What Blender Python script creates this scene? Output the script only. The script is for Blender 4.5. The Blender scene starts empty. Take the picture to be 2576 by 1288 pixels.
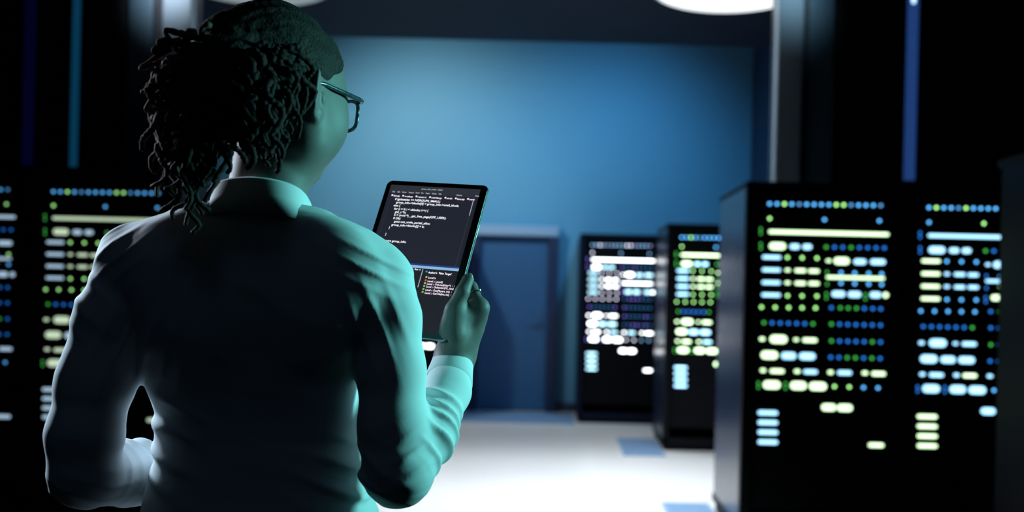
import bpy, bmesh, math, random
import numpy as np
from mathutils import Vector, Matrix

random.seed(11)
RNG = np.random.RandomState(5)
C = bpy.context.scene.collection
S = bpy.context.scene

# ------------------------------------------------------------------ camera model of the photograph
F, TH, VX, VY, CZ = 2600.0, 0.024, 1400.0, 738.0, 1.36
ct, st = math.cos(TH), math.sin(TH)


def W(x, y, d):
    """world point at depth d seen at photo position x, y"""
    du, dv = x - VX, VY - y
    u, v = du * ct - dv * st, du * st + dv * ct
    return np.array([u * d / F, d, CZ + v * d / F])


# ------------------------------------------------------------------ materials
def mat(name, color, rough=0.5, metal=0.0, emit=None, strength=0.0, spec=0.5, sample=True, noise=None, bump=None, sheen=0.0, trans=0.0):
    m = bpy.data.materials.new(name)
    m.use_nodes = True
    nt = m.node_tree
    b = nt.nodes['Principled BSDF']
    b.inputs['Base Color'].default_value = (*color, 1)
    b.inputs['Roughness'].default_value = rough
    b.inputs['Metallic'].default_value = metal
    b.inputs['Specular IOR Level'].default_value = spec
    if sheen:
        b.inputs['Sheen Weight'].default_value = sheen
        b.inputs['Sheen Roughness'].default_value = 0.4
    if trans:
        b.inputs['Transmission Weight'].default_value = trans
    if emit:
        b.inputs['Emission Color'].default_value = (*emit, 1)
        b.inputs['Emission Strength'].default_value = strength
        if not sample:
            m.cycles.emission_sampling = 'NONE'
    tc = nt.nodes.new('ShaderNodeTexCoord')
    if noise:
        scale, amount = noise
        n = nt.nodes.new('ShaderNodeTexNoise')
        n.inputs['Scale'].default_value = scale
        n.inputs['Detail'].default_value = 4
        nt.links.new(tc.outputs['Object'], n.inputs['Vector'])
        mx = nt.nodes.new('ShaderNodeMix')
        mx.data_type = 'RGBA'
        mx.inputs['A'].default_value = (*[c * (1 - amount) for c in color], 1)
        mx.inputs['B'].default_value = (*[min(1, c * (1 + amount)) for c in color], 1)
        nt.links.new(n.outputs['Fac'], mx.inputs['Factor'])
        nt.links.new(mx.outputs['Result'], b.inputs['Base Color'])
    if bump:
        scale, dist = bump
        n = nt.nodes.new('ShaderNodeTexNoise')
        n.inputs['Scale'].default_value = scale
        n.inputs['Detail'].default_value = 3
        nt.links.new(tc.outputs['Object'], n.inputs['Vector'])
        bp = nt.nodes.new('ShaderNodeBump')
        bp.inputs['Strength'].default_value = 0.5
        bp.inputs['Distance'].default_value = dist
        nt.links.new(n.outputs['Fac'], bp.inputs['Height'])
        nt.links.new(bp.outputs['Normal'], b.inputs['Normal'])
    return m


M = {}
M['wall_blue'] = mat('wall_blue_paint', (0.13, 0.40, 0.64), 0.6, noise=(1.2, 0.05))
M['wall_dark'] = mat('wall_dark_paint', (0.012, 0.014, 0.022), 0.45)
M['wall_navy'] = mat('wall_navy_paint', (0.03, 0.045, 0.10), 0.5)
M['ceiling'] = mat('ceiling_dark', (0.008, 0.012, 0.026), 0.65, spec=0.2)
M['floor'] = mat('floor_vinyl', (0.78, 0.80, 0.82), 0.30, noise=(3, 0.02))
M['floor_dark'] = mat('floor_unseen_dark', (0.012, 0.013, 0.016), 0.6, noise=(3, 0.05))  # unseen near floor, made dark to cut light bounced onto the person
M['column'] = mat('column_satin', (0.22, 0.29, 0.35), 0.5, spec=0.2)
M['panel'] = mat('panel_slate', (0.06, 0.11, 0.15), 0.4)
M['door'] = mat('door_laminate', (0.035, 0.13, 0.30), 0.45, noise=(2, 0.06))
M['door_frame'] = mat('door_frame_dark', (0.012, 0.03, 0.10), 0.5)
M['lintel'] = mat('lintel_lit', (0.36, 0.52, 0.74), 0.35)  # paler than the jambs: light from above put into the colour
M['metal'] = mat('brushed_metal', (0.10, 0.22, 0.42), 0.35, metal=0.6)
M['rack'] = mat('rack_powder_coat', (0.006, 0.007, 0.010), 0.5, spec=0.10)
M['rack_unit'] = mat('server_faceplate', (0.005, 0.006, 0.008), 0.55, spec=0.07)
M['rack_side'] = mat('rack_side_gloss', (0.012, 0.022, 0.055), 0.26, metal=0.0, spec=0.6)
M['rack_navy'] = mat('rack_navy_coat', (0.006, 0.010, 0.030), 0.5, spec=0.14)
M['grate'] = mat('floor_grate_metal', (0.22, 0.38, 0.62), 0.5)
M['lamp_rim'] = mat('lamp_rim_white', (0.6, 0.62, 0.65), 0.4)
M['shirt'] = mat('shirt_cotton', (0.72, 0.76, 0.78), 0.75, spec=0.2  , bump=(900, 0.00012))
M['trousers'] = mat('trousers_wool', (0.02, 0.022, 0.03), 0.8, spec=0.2)
M['shoe'] = mat('shoe_leather', (0.012, 0.012, 0.014), 0.35)
M['skin'] = mat('skin_brown', (0.185, 0.158, 0.148), 0.55, spec=0.3, noise=(60, 0.12), bump=(420, 0.00022))
M['nail'] = mat('finger_nail', (0.34, 0.24, 0.21), 0.25, spec=0.6)
M['hair'] = mat('hair_dark_brown', (0.030, 0.025, 0.022), 0.7, spec=0.12, noise=(30, 0.95), bump=(260, 0.006))
M['lock'] = mat('dreadlock_brown', (0.017, 0.010, 0.008), 0.7, spec=0.2, bump=(900, 0.002))
M['lock_rim'] = mat('dreadlock_rim_lit', (0.12, 0.060, 0.048), 0.7, spec=0.25, bump=(900, 0.002))  # lighter, redder locks: the rim light on the left put into the colour
M['eye'] = mat('eye_white', (0.6, 0.6, 0.58), 0.2)
M['frame'] = mat('glasses_acetate', (0.03, 0.07, 0.09), 0.15, spec=0.8, noise=(160, 0.9))
M['tablet'] = mat('tablet_aluminium', (0.34, 0.42, 0.45), 0.3, metal=0.8)
M['bezel'] = mat('tablet_bezel_glass', (0.004, 0.004, 0.006), 0.18, spec=0.4)
M['gold'] = mat('ring_metal', (0.7, 0.75, 0.78), 0.15, metal=1.0)


def glow(name, col, s, sample=False):
    return mat(name, (0.01, 0.01, 0.01), 0.6, emit=col, strength=s, sample=sample, spec=0.1)


M['screen'] = glow('screen_editor', (0.016, 0.018, 0.030), 1.0)
M['screen_bar'] = glow('screen_toolbar', (0.026, 0.031, 0.042), 1.0)
M['screen_panel'] = glow('screen_panel', (0.014, 0.015, 0.022), 1.0)
M['text'] = glow('screen_text', (0.86, 0.88, 0.94), 1.25)
M['text_dim'] = glow('screen_text_dim', (0.5, 0.52, 0.56), 0.9)
M['text_pink'] = glow('screen_text_pink', (0.90, 0.76, 0.90), 1.15)
M['status'] = glow('screen_status_blue', (0.30, 0.56, 0.85), 0.85)
M['status_navy'] = glow('screen_status_navy', (0.02, 0.05, 0.22), 1.0)
M['icon_yellow'] = glow('icon_yellow', (0.65, 0.62, 0.15), 0.8)
M['icon_red'] = glow('icon_red', (0.85, 0.14, 0.08), 0.9)
M['icon_green'] = glow('icon_green', (0.35, 0.70, 0.12), 0.8)
M['icon_blue'] = glow('icon_blue', (0.08, 0.35, 0.70), 0.8)
M['lamp'] = glow('lamp_diffuser', (0.90, 0.97, 1.0), 1.4, True)
M['lamp_dim'] = glow('lamp_diffuser_dim', (0.75, 0.92, 1.0), 0.32, True)
M['strip_blue'] = glow('strip_blue', (0.08, 0.26, 1.0), 0.17, True)
M['strip_teal'] = glow('strip_teal', (0.02, 0.34, 0.75), 0.10, True)
M['strip_violet'] = glow('strip_violet', (0.03, 0.03, 0.5), 0.025, True)
M['strip_flare'] = glow('strip_flare', (0.45, 0.70, 1.0), 2.2, True)  # colour of the painted flare at the top of a strip


# ------------------------------------------------------------------ object helpers
def fast_mesh(name, verts, faces):
    """verts (n,3) array, faces (m,k) array of one polygon size"""
    me = bpy.data.meshes.new(name)
    verts = np.asarray(verts, np.float32)
    faces = np.asarray(faces, np.int32)
    m, k = faces.shape
    me.vertices.add(len(verts))
    me.vertices.foreach_set('co', verts.ravel())
    me.loops.add(m * k)
    me.loops.foreach_set('vertex_index', faces.ravel())
    me.polygons.add(m)
    me.polygons.foreach_set('loop_start', np.arange(0, m * k, k, dtype=np.int32))
    me.polygons.foreach_set('use_smooth', np.ones(m, bool))
    me.update(calc_edges=True)
    me.validate()
    return me


def link(name, me, material=None, parent=None, loc=None):
    o = bpy.data.objects.new(name, me)
    C.objects.link(o)
    if material is not None and not me.materials:
        for mm in (material if isinstance(material, (list, tuple)) else [material]):
            me.materials.append(mm)
    if parent is not None:
        o.parent = parent
    if loc is not None:
        o.location = loc
    return o


def bm_obj(name, bm, material, parent=None, loc=None, smooth=False):
    me = bpy.data.meshes.new(name)
    bm.normal_update()
    bm.to_mesh(me)
    bm.free()
    if smooth:
        for p in me.polygons:
            p.use_smooth = True
    return link(name, me, material, parent, loc)


def tag(o, label=None, cat=None, group=None, kind=None):
    for k, v in (('label', label), ('category', cat), ('group', group), ('kind', kind)):
        if v:
            o[k] = v
    return o


def empty(name, loc, rz=0.0):
    o = bpy.data.objects.new(name, None)
    C.objects.link(o)
    o.location = loc
    o.rotation_euler = (0, 0, rz)
    o.empty_display_size = 0.1
    return o


def box(bm, lo, hi, bevel=0.0, mi=0):
    lo, hi = [min(a, b) for a, b in zip(lo, hi)], [max(a, b) for a, b in zip(lo, hi)]
    g = bmesh.ops.create_cube(bm, size=1.0)
    vs = g['verts']
    for v in vs:
        v.co = Vector([(lo[i] + hi[i]) / 2 + v.co[i] * (hi[i] - lo[i]) for i in range(3)])
    fs = list({f for v in vs for f in v.link_faces})
    for f in fs:
        f.material_index = mi
    if bevel > 0:
        es = list({e for v in vs for e in v.link_edges})
        r = bmesh.ops.bevel(bm, geom=es, offset=bevel, segments=2, affect='EDGES', profile=0.5)
        for f in r['faces']:
            f.material_index = mi
    return bm


def box_obj(name, lo, hi, material, parent=None, bevel=0.0):
    bm = bmesh.new()
    box(bm, lo, hi, bevel)
    return bm_obj(name, bm, material, parent)


def tube_data(pts, rad, n=8, cap=True):
    """swept tube along pts with radius array; returns verts, faces"""
    P = np.asarray(pts, float)
    m = len(P)
    R = np.full(m, rad, float) if np.isscalar(rad) else np.asarray(rad, float)
    T = np.gradient(P, axis=0)
    T /= np.linalg.norm(T, axis=1)[:, None] + 1e-9
    up = np.array([0.31, 0.17, 0.93])
    a = np.cross(T[0], up)
    a /= np.linalg.norm(a) + 1e-9
    V = []
    for i in range(m):
        a = a - T[i] * (a @ T[i])
        a /= np.linalg.norm(a) + 1e-9
        b = np.cross(T[i], a)
        ph = np.arange(n) * 2 * math.pi / n
        V.append(P[i] + R[i] * (np.cos(ph)[:, None] * a + np.sin(ph)[:, None] * b))
    V = np.concatenate(V)
    Fq = []
    for i in range(m - 1):
        for j in range(n):
            k = (j + 1) % n
            Fq.append((i * n + j, i * n + k, (i + 1) * n + k, (i + 1) * n + j))
    if cap:
        c0, c1 = len(V), len(V) + 1
        V = np.concatenate([V, [P[0] - T[0] * R[0] * 0.6], [P[-1] + T[-1] * R[-1] * 0.6]])
        for j in range(n):
            k = (j + 1) % n
            Fq.append((c0, k, j, j))
            e = (m - 1) * n
            Fq.append((c1, e + j, e + k, e + k))
    return V, Fq


def tube_obj(name, pts, rad, material, parent=None, n=8):
    V, Fq = tube_data(pts, rad, n)
    me = bpy.data.meshes.new(name)
    me.from_pydata([tuple(v) for v in V], [], [tuple(dict.fromkeys(f)) for f in Fq])
    for p in me.polygons:
        p.use_smooth = True
    return link(name, me, material, parent)


def struct(name, lo, hi, m, parent=None, bevel=0.0):
    o = box_obj(name, lo, hi, m, parent, bevel)
    if parent is None:
        o['kind'] = 'structure'
    return o


# ------------------------------------------------------------------ the room
YB = 11.9                                   # back wall
YP = 7.2                                    # dark partitions left and right of the aisle
YS = 9.1                                    # edge of the low ceiling
ZL, ZH = 3.62, 4.9
XL, XR = -4.25, 2.2                          # side walls of the rear bay
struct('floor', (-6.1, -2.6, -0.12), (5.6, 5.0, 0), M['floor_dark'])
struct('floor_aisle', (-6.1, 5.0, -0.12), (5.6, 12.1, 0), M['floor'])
struct('wall_back', (-6.1, YB, 0), (5.6, YB + 0.2, ZH + 0.2), M['wall_blue'])
struct('wall_front', (-6.1, -2.6, 0), (5.6, -2.4, ZL), M['wall_dark'])
struct('wall_left', (-6.1, -2.4, 0), (-5.9, YB, ZH), M['wall_dark'])
struct('wall_right', (5.4, -2.4, 0), (5.6, YB, ZH), M['wall_dark'])
struct('ceiling', (-5.9, -2.4, ZL), (5.4, YS, ZL + 0.2), M['ceiling'])
struct('ceiling_rear', (-5.9, YS + 0.2, ZH), (5.4, YB, ZH + 0.2), M['ceiling'])
struct('wall_header', (-5.9, YS, ZL), (5.4, YS + 0.2, ZH + 0.2), M['ceiling'])
struct('wall_bay_left', (XL - 0.15, YP + 0.15, 0), (XL, YB, ZH), M['wall_navy'])
struct('wall_bay_right', (XR, YP + 0.15, 0), (XR + 0.15, YB, ZH), M['wall_navy'])


def wx(px, py=200, d=YP):
    return float(W(px, py, d)[0])


struct('wall_partition_right', (wx(1950), YP, 0), (5.4, YP + 0.15, ZL), M['wall_dark'])
struct('wall_partition_left', (-5.9, YP, 0), (wx(486), YP + 0.15, ZL), M['wall_dark'])
struct('trim_1', (wx(1946), YP - 0.10, 0), (wx(2011), YP + 0.0, ZL), M['column'], bevel=0.012)
struct('trim_2', (wx(2026), YP - 0.06, 0), (wx(2092), YP + 0.0, ZL), M['panel'], bevel=0.008)
struct('trim_3', (wx(418), YP - 0.10, 0), (wx(490), YP + 0.0, ZL), M['column'], bevel=0.012)
struct('trim_4', (wx(328), YP - 0.06, 0), (wx(388), YP + 0.0, ZL), M['panel'], bevel=0.008)
struct('baseboard_back', (XL, YB - 0.03, 0), (XR, YB, 0.10), M['wall_navy'])

# door in the back wall
dY = YB - 0.05
dl, dr = wx(1206, 700, dY), wx(1379, 700, dY)
dtop = float(W(1290, 594, dY)[2])
door = empty('door_1', ((dl + dr) / 2, YB, 0))
door['kind'] = 'structure'


def local(o, lo, hi):
    l = o.location
    return [lo[i] - l[i] for i in range(3)], [hi[i] - l[i] for i in range(3)]


bm = bmesh.new()
lo, hi = local(door, (dl, dY, 0.02), (dr, YB - 0.004, dtop))
box(bm, lo, hi, 0.004)
bm_obj('door_panel', bm, M['door'], door)
for a, b in ((dl - 0.115, dl), (dr, dr + 0.115)):
    lo, hi = local(door, (a, YB - 0.14, 0.0), (b, YB - 0.002, dtop))
    bm = bmesh.new()
    box(bm, lo, hi, 0.006)
    bm_obj('door_frame', bm, M['door_frame'], door)
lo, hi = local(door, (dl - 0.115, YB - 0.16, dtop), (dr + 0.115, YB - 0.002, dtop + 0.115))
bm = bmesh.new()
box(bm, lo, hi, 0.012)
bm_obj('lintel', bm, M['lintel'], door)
hp = W(1357, 806, dY)
bm = bmesh.new()
hx, hz = hp[0] - door.location.x, hp[2]
box(bm, (hx - 0.025, -0.062, hz - 0.11), (hx + 0.03, -0.05, hz + 0.11), 0.004)
box(bm, (hx - 0.008, -0.12, hz - 0.01), (hx + 0.012, -0.06, hz + 0.01), 0.004)
box(bm, (hx - 0.11, -0.13, hz - 0.012), (hx + 0.015, -0.108, hz + 0.012), 0.006)
h = bm_obj('door_handle', bm, M['metal'], door)

# ------------------------------------------------------------------ ceiling lamps and strips
def ceiling_light(x, y, r, label, power, color=(0.93, 0.97, 1.0), spread=110, m='lamp'):
    root = empty('ceiling_light', (x, y, ZL))
    tag(root, label, 'lamp', 'round ceiling lamps')
    bm = bmesh.new()
    bmesh.ops.create_cone(bm, cap_ends=True, segments=48, radius1=r + 0.03, radius2=r + 0.04, depth=0.03)
    for v in bm.verts:
        v.co.z -= 0.015
    bm_obj('rim', bm, M['lamp_rim'], root)
    bm = bmesh.new()
    bmesh.ops.create_cone(bm, cap_ends=True, segments=48, radius1=r - 0.02, radius2=r, depth=0.02)
    for v in bm.verts:
        v.co.z -= 0.04
    bm_obj('diffuser', bm, M[m], root)
    ld = bpy.data.lights.new('ceiling_lamp_light', 'AREA')
    ld.shape = 'DISK'
    ld.size = r * 1.7
    ld.energy = power
    ld.color = color
    ld.spread = math.radians(spread)
    lo_ = bpy.data.objects.new('lamp_light', ld)
    C.objects.link(lo_)
    lo_.parent = root
    lo_.location = (0, 0, -0.056)


ceiling_light(1.20, 7.50, 0.55, 'large round ceiling lamp glowing white above the tall pale column on the right', 23, spread=76)
ceiling_light(-2.30, 7.62, 0.55, "dimmer round ceiling lamp behind the top of the person's head", 12, spread=80, m='lamp_dim')


def strip(px0, px1, ybot, m, label, head):
    a, b = wx(px0), wx(px1)
    zb = float(W(px0, ybot, YP)[2])
    root = empty('wall_lamp_strip', ((a + b) / 2, YP, zb))
    tag(root, label, 'light strip', 'vertical light strips on the dark partitions', 'thing')
    w = (b - a) / 2
    bm = bmesh.new()
    box(bm, (-w - 0.012, -0.022, 0), (w + 0.012, -0.0, ZL - zb - 0.02), 0.003)
    bm_obj('channel', bm, M['rack'], root)
    bm = bmesh.new()
    box(bm, (-w, -0.03, 0.01), (w, -0.018, ZL - zb - 0.14), 0.003)
    bm_obj('diffuser', bm, m, root)
    if head:
        bm = bmesh.new()
        top = ZL - zb - 0.03
        vs = [(-w, -0.034, top), (w, -0.034, top), (w * 0.25, -0.034, top - 0.16), (-w * 0.25, -0.034, top - 0.16)]
        vb = [(x, -0.02, z) for x, _, z in vs]
        V = [bm.verts.new(v) for v in vs + vb]
        for f in ((0, 1, 2, 3), (7, 6, 5, 4), (0, 4, 5, 1), (1, 5, 6, 2), (2, 6, 7, 3), (3, 7, 4, 0)):
            bm.faces.new([V[i] for i in f])
        bm_obj('flare_wedge', bm, M['strip_flare'], root)  # glowing wedge in the shape of the light flare above the strip


strip(2276, 2304, 458, M['strip_blue'], 'thin blue vertical light strip on the dark partition above the big near racks', True)
strip(184, 203, 424, M['strip_teal'], 'thin dim teal vertical light strip above the lit rack on the left', True)
strip(64, 92, 420, M['strip_violet'], 'faint violet vertical light strip nearest the left edge', False)

# ------------------------------------------------------------------ server racks
# rows of lights of one rack: (kind, x, y, width, height, colour) read off the lit rack at the right
LED = []


def dots(xs, y0, y1, cols, k='dot'):
    n = len(xs)
    for i, x in enumerate(xs):
        LED.append((k, x, y0 + (y1 - y0) * i / max(1, n - 1), 0, 0, cols[i]))


def bar(x0, x1, y, h, c):
    LED.append(('bar', (x0 + x1) / 2, y, x1 - x0, h, c))


def mini(x, y, c):
    LED.append(('mini', x, y, 0, 0, c))


def ar(a, s, n):
    return [a + s * i for i in range(n)]


ROWS = []


def row(y0, y1):
    ROWS.append((y0, y1))


dots(ar(208, 28.1, 16), 124, 132, 'UUVUuUUUUVVuUUUu', 'dot')
dots([208, 416, 624], 180, 190, 'VUU', 'dia')
mini(174, 220, 'g'); mini(174, 236, 'g')
bar(197, 667, 236, 34, 'G')
mini(174, 277, 'g'); mini(174, 293, 'g')
bar(200, 275, 285, 46, 'G'); bar(278, 328, 287, 40, 'B'); bar(326, 374, 288, 40, 'B')
dots(ar(422, 31.5, 8), 289, 293, 'gbbgbbbb')
bar(173, 257, 327, 34, 'B'); dots([275, 331, 387], 328, 331, 'VVV', 'dia')
bar(415, 447, 341, 32, 'G'); bar(445, 516, 342, 46, 'G'); bar(520, 580, 345, 40, 'B'); bar(583, 653, 346, 40, 'B')
bar(172, 256, 375, 34, 'B'); bar(259, 292, 376, 32, 'G'); bar(296, 352, 378, 34, 'G'); bar(348, 402, 380, 34, 'G')
mini(425, 384, 'g'); mini(425, 430, 'g')
dots([478, 530, 583, 632], 386, 391, 'UUUU', 'dia'); bar(415, 650, 406, 32, 'G'); dots([478, 530, 583, 632], 426, 432, 'UUUU', 'dia')
bar(171, 255, 423, 34, 'B'); bar(258, 292, 424, 32, 'G'); bar(296, 351, 426, 34, 'G'); bar(348, 402, 427, 34, 'G')
bar(170, 255, 470, 34, 'B'); dots([275, 330, 386], 473, 475, 'VVV', 'dia')
mini(422, 466, 'g'); mini(422, 482, 'g'); bar(436, 500, 467, 42, 'B'); bar(498, 560, 469, 42, 'B'); mini(570, 470, 'g'); mini(570, 486, 'g')
bar(581, 636, 471, 42, 'B'); bar(630, 664, 472, 42, 'G')
dots([176, 228, 279, 330, 381], 516, 520, 'VVVVV', 'dia')
dots([441, 475, 505, 536, 566, 598, 628], 519, 524, 'bgggbbb')
dots(ar(185, 31, 7), 575, 580, 'gbbbbbg')
dots(ar(441, 31, 7), 581, 586, 'gbbbbbb')
bar(161, 195, 637, 34, 'G'); bar(201, 279, 638, 50, 'G'); bar(291, 323, 640, 32, 'G'); bar(325, 393, 642, 36, 'G')
dots(ar(441, 31, 7), 645, 650, 'gbbbbgb')
bar(167, 244, 698, 50, 'G'); bar(244, 313, 701, 46, 'B'); bar(312, 386, 703, 46, 'B')
dots(ar(438, 31.2, 7), 707, 712, 'bbggbgb')
bar(164, 198, 756, 34, 'G'); bar(201, 268, 759, 36, 'G'); bar(293, 328, 760, 34, 'G'); bar(328, 394, 762, 36, 'B')
bar(420, 454, 764, 34, 'G'); bar(457, 524, 766, 36, 'B'); bar(550, 585, 767, 34, 'G'); bar(586, 652, 770, 36, 'G')
mini(163, 804, 'g'); mini(163, 820, 'g'); bar(175, 253, 811, 50, 'G'); mini(266, 806, 'g'); mini(266, 823, 'g')
bar(278, 352, 814, 50, 'G'); bar(350, 428, 817, 50, 'G'); dots([452, 508, 562, 617], 818, 824, 'VVUU', 'dia')
bar(396, 464, 897, 46, 'G'); bar(456, 526, 899, 46, 'G')
bar(573, 645, 1041, 36, 'G')
for yy in (917, 954, 991, 1028):
    bar(154, 243, yy, 36, 'B')

PX = 692.0
LPOS = []
for k, x, y, w, h, c in LED:
    dx, dy = x - 210, y - 125
    LPOS.append((k, 0.130 + (dx + 0.027 * dy) / PX, 1.878 - (dy - 0.027 * dx) / PX, max(w - 15, 8) / PX, max(h - 22, 8) / PX, c))

UNIT_Y = [1.955, 1.905, 1.825, 1.748, 1.672, 1.607, 1.537, 1.462, 1.398, 1.342, 1.262, 1.170, 1.090, 1.004, 0.922, 0.820, 0.700, 0.590, 0.470, 0.350, 0.20]
RW, RD, RH = 0.87, 1.0, 2.0
MESH_CACHE = {}


def led_mesh(kind, w, h):
    key = (kind, round(w, 3), round(h, 3))
    if key in MESH_CACHE:
        return MESH_CACHE[key]
    bm = bmesh.new()
    t = 0.004
    if kind == 'bar':
        r = min(h, w) / 2
        pts = []
        for s, c0 in ((1, w / 2 - r), (-1, -(w / 2 - r))):
            for i in range(7):
                a = -math.pi / 2 + math.pi * i / 6
                pts.append((c0 + s * r * math.cos(a), s * r * math.sin(a)))
    elif kind == 'mini':
        pts = [(-0.004, -0.007), (0.004, -0.007), (0.004, 0.007), (-0.004, 0.007)]
    else:
        r = 0.0075 if kind == 'dia' else 0.0065
        n = 4 if kind == 'dia' else 10
        pts = [(r * 1.25 * math.cos(2 * math.pi * i / n), r * 1.25 * math.sin(2 * math.pi * i / n)) for i in range(n)]
    f = [bm.verts.new((x, -t, z)) for x, z in pts]
    b = [bm.verts.new((x, 0, z)) for x, z in pts]
    bm.faces.new(f)
    bm.faces.new(b[::-1])
    n = len(pts)
    for i in range(n):
        j = (i + 1) % n
        bm.faces.new((f[i], b[i], b[j], f[j]))
    bmesh.ops.recalc_face_normals(bm, faces=bm.faces)
    me = bpy.data.meshes.new('status_light')
    bm.to_mesh(me)
    bm.free()
    me.materials.append(None)
    MESH_CACHE[key] = me
    return me


def scheme(name, cols):
    return {k: glow('%s_light_%d' % (name, i), c, s) for i, (k, (c, s)) in enumerate(cols.items())}


def dimmed(cols, f, tint=(1, 1, 1)):
    return {k: ((c[0] * tint[0], c[1] * tint[1], c[2] * tint[2]), s * f) for k, (c, s) in cols.items()}


GREEN = {'G': ((0.68, 1.0, 0.58), 2.5), 'B': ((0.34, 0.70, 1.0), 2.5), 'V': ((0.42, 1.0, 0.30), 3.0), 'U': ((0.10, 0.46, 1.0), 3.0),
         'u': ((0.12, 0.42, 0.9), 1.8), 'g': ((0.07, 0.62, 0.10), 1.4), 'b': ((0.03, 0.26, 1.0), 1.5)}
BLUE = dict(GREEN)
BLUE.update({'G': GREEN['B'], 'B': GREEN['G'], 'V': GREEN['U'], 'W': GREEN['V']})
WHITE = {'G': ((0.90, 0.95, 1.0), 7.5), 'B': ((0.45, 0.82, 1.0), 3.6), 'V': ((0.8, 0.8, 1.0), 6.0), 'U': ((0.30, 0.62, 1.0), 3.0),
         'u': ((0.5, 0.5, 1.0), 2.2), 'g': ((0.25, 0.22, 1.0), 2.0), 'b': ((0.06, 0.26, 0.62), 1.5)}
SC = {'near': scheme('near', GREEN), 'blue': scheme('blue', BLUE), 'white': scheme('white', WHITE),
      'mid': scheme('mid', dimmed(GREEN, 1.8)),
      'left': scheme('left', {k: ((0.5 * c[0] + 0.22, 0.5 * c[1] + 0.22, 0.5 * c[2] + 0.22) if k in 'GB' else c, s * f) for k, (c, s) in GREEN.items() for f in [0.40 if k in 'GB' else 0.50]}),
      'far_left': scheme('farleft', {k: ((0.5 * c[0] + 0.25, 0.5 * c[1] + 0.25, 0.5 * c[2] + 0.28) if k in 'GB' else c, s * f) for k, (c, s) in BLUE.items() for f in [0.36 if k in 'GB' else 0.36]})}


def server_rack(x0, y, sch, label, coat, side, flips=0, seed=0):
    rr = random.Random(seed)
    root = empty('server_rack', (x0, y, 0))
    tag(root, label, 'server rack', 'lit server racks')
    bm = bmesh.new()                                    # cabinet shell: posts, top, plinth, back, door rim
    box(bm, (0.0, 0.012, 0.06), (0.05, 0.07, RH), 0.004)
    box(bm, (RW - 0.05, 0.012, 0.06), (RW, 0.07, RH), 0.004)
    box(bm, (0.02, RD - 0.06, 0.06), (RW - 0.02, RD, RH - 0.03), 0.004)
    box(bm, (0.0, 0.012, RH - 0.03), (RW, RD, RH), 0.005)
    box(bm, (0.0, 0.012, 0.06), (RW, RD, 0.11), 0.004)
    bm_obj('cabinet', bm, coat, root)
    bm = bmesh.new()
    box(bm, (0.02, 0.04, 0.0), (RW - 0.02, RD - 0.02, 0.06), 0.004)
    bm_obj('plinth', bm, coat, root)
    for a, b in ((0.0, 0.012), (RW - 0.012, RW)):
        bm = bmesh.new()
        box(bm, (a, 0.072, 0.112), (b, RD - 0.062, RH - 0.032), 0.002)
        bm_obj('side_panel', bm, side, root)
    units = []
    for i in range(len(UNIT_Y) - 1):
        z1, z0 = UNIT_Y[i] - 0.0015, UNIT_Y[i + 1] + 0.0015
        bm = bmesh.new()
        box(bm, (0.055, 0.03, z0), (RW - 0.055, 0.80, z1), 0.002)
        for ex in (0.062, RW - 0.074):                   # ear handles
            box(bm, (ex, 0.016, z0 + 0.008), (ex + 0.012, 0.03, z1 - 0.008), 0.003)
        u = bm_obj('server_unit', bm, M['rack_unit'], root)
        units.append((z0, z1, u))
    n = {'bar': 0, 'dot': 0}
    for k, x, z, w, h, c in LPOS:
        if flips:                                        # the blue racks: wide bars all blue, a few stray green ones
            if c == 'B' and h > 0.022 and rr.random() > flips * 2:
                c = 'G'
            elif c in 'Uu' and rr.random() < 0.12:
                c = 'W'
            elif c == 'g':
                c = 'b' if k == 'mini' or rr.random() < 0.6 else 'g'
        u = next((q for q in units if q[0] - 0.004 <= z <= q[1] + 0.004), units[-1])[2]
        o = bpy.data.objects.new('status_bar' if k == 'bar' else 'status_light', led_mesh(k, w, h))
        C.objects.link(o)
        o.material_slots[0].link = 'OBJECT'
        o.material_slots[0].material = sch[c]
        o.parent = u
        o.location = (x, 0.0285, z)
    return root


YN = 5.64
XN = float(W(1880, 512, YN)[0])
server_rack(XN, YN, SC['near'], 'big near rack with a long green light bar at the right end of the aisle', M['rack'], M['rack_side'])
server_rack(XN + RW + 0.004, YN, SC['blue'], 'near rack with a long blue bar and four stacked green bars, at right edge', M['rack'], M['rack_side'], 0.10, 4)
XM = float(W(1677, 700, 9.07)[0])
server_rack(XM, 9.07, SC['mid'], 'middle-distance black rack with green lights, half hidden by the big near rack', M['rack'], M['rack_side'])
XF = float(W(1456, 700, 11.3)[0])
r = server_rack(XF, 10.85 + 0.04, SC['white'], 'distant rack with white lights standing just right of the door', M['rack_navy'], M['rack_navy'], 0.0)
r.location.y = 10.88
r = server_rack(XF - 490 / 2600 * 11.3, 10.88, SC['white'], "distant rack left of the door, glimpsed just under the tablet", M['rack_navy'], M['rack_navy'], 0.0)
YL = 5.96
XLR = float(W(130, 478, YL)[0]) - 0.130
server_rack(XLR, YL, SC['left'], "rack with green and white lights behind the person's left shoulder", M['rack'], M['rack'])
server_rack(XLR - RW - 0.004, YL, SC['far_left'], 'rack with dim blue-white lights cut by the left edge of the view', M['rack'], M['rack'], 0.15, 8)
XQ = float(W(2500, 780, 4.62)[0])
server_rack(XQ, 3.62, SC['blue'], 'closest rack on the right, only its dark side panel in view', M['rack'], M['rack_navy'], 0.1, 9)


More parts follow.
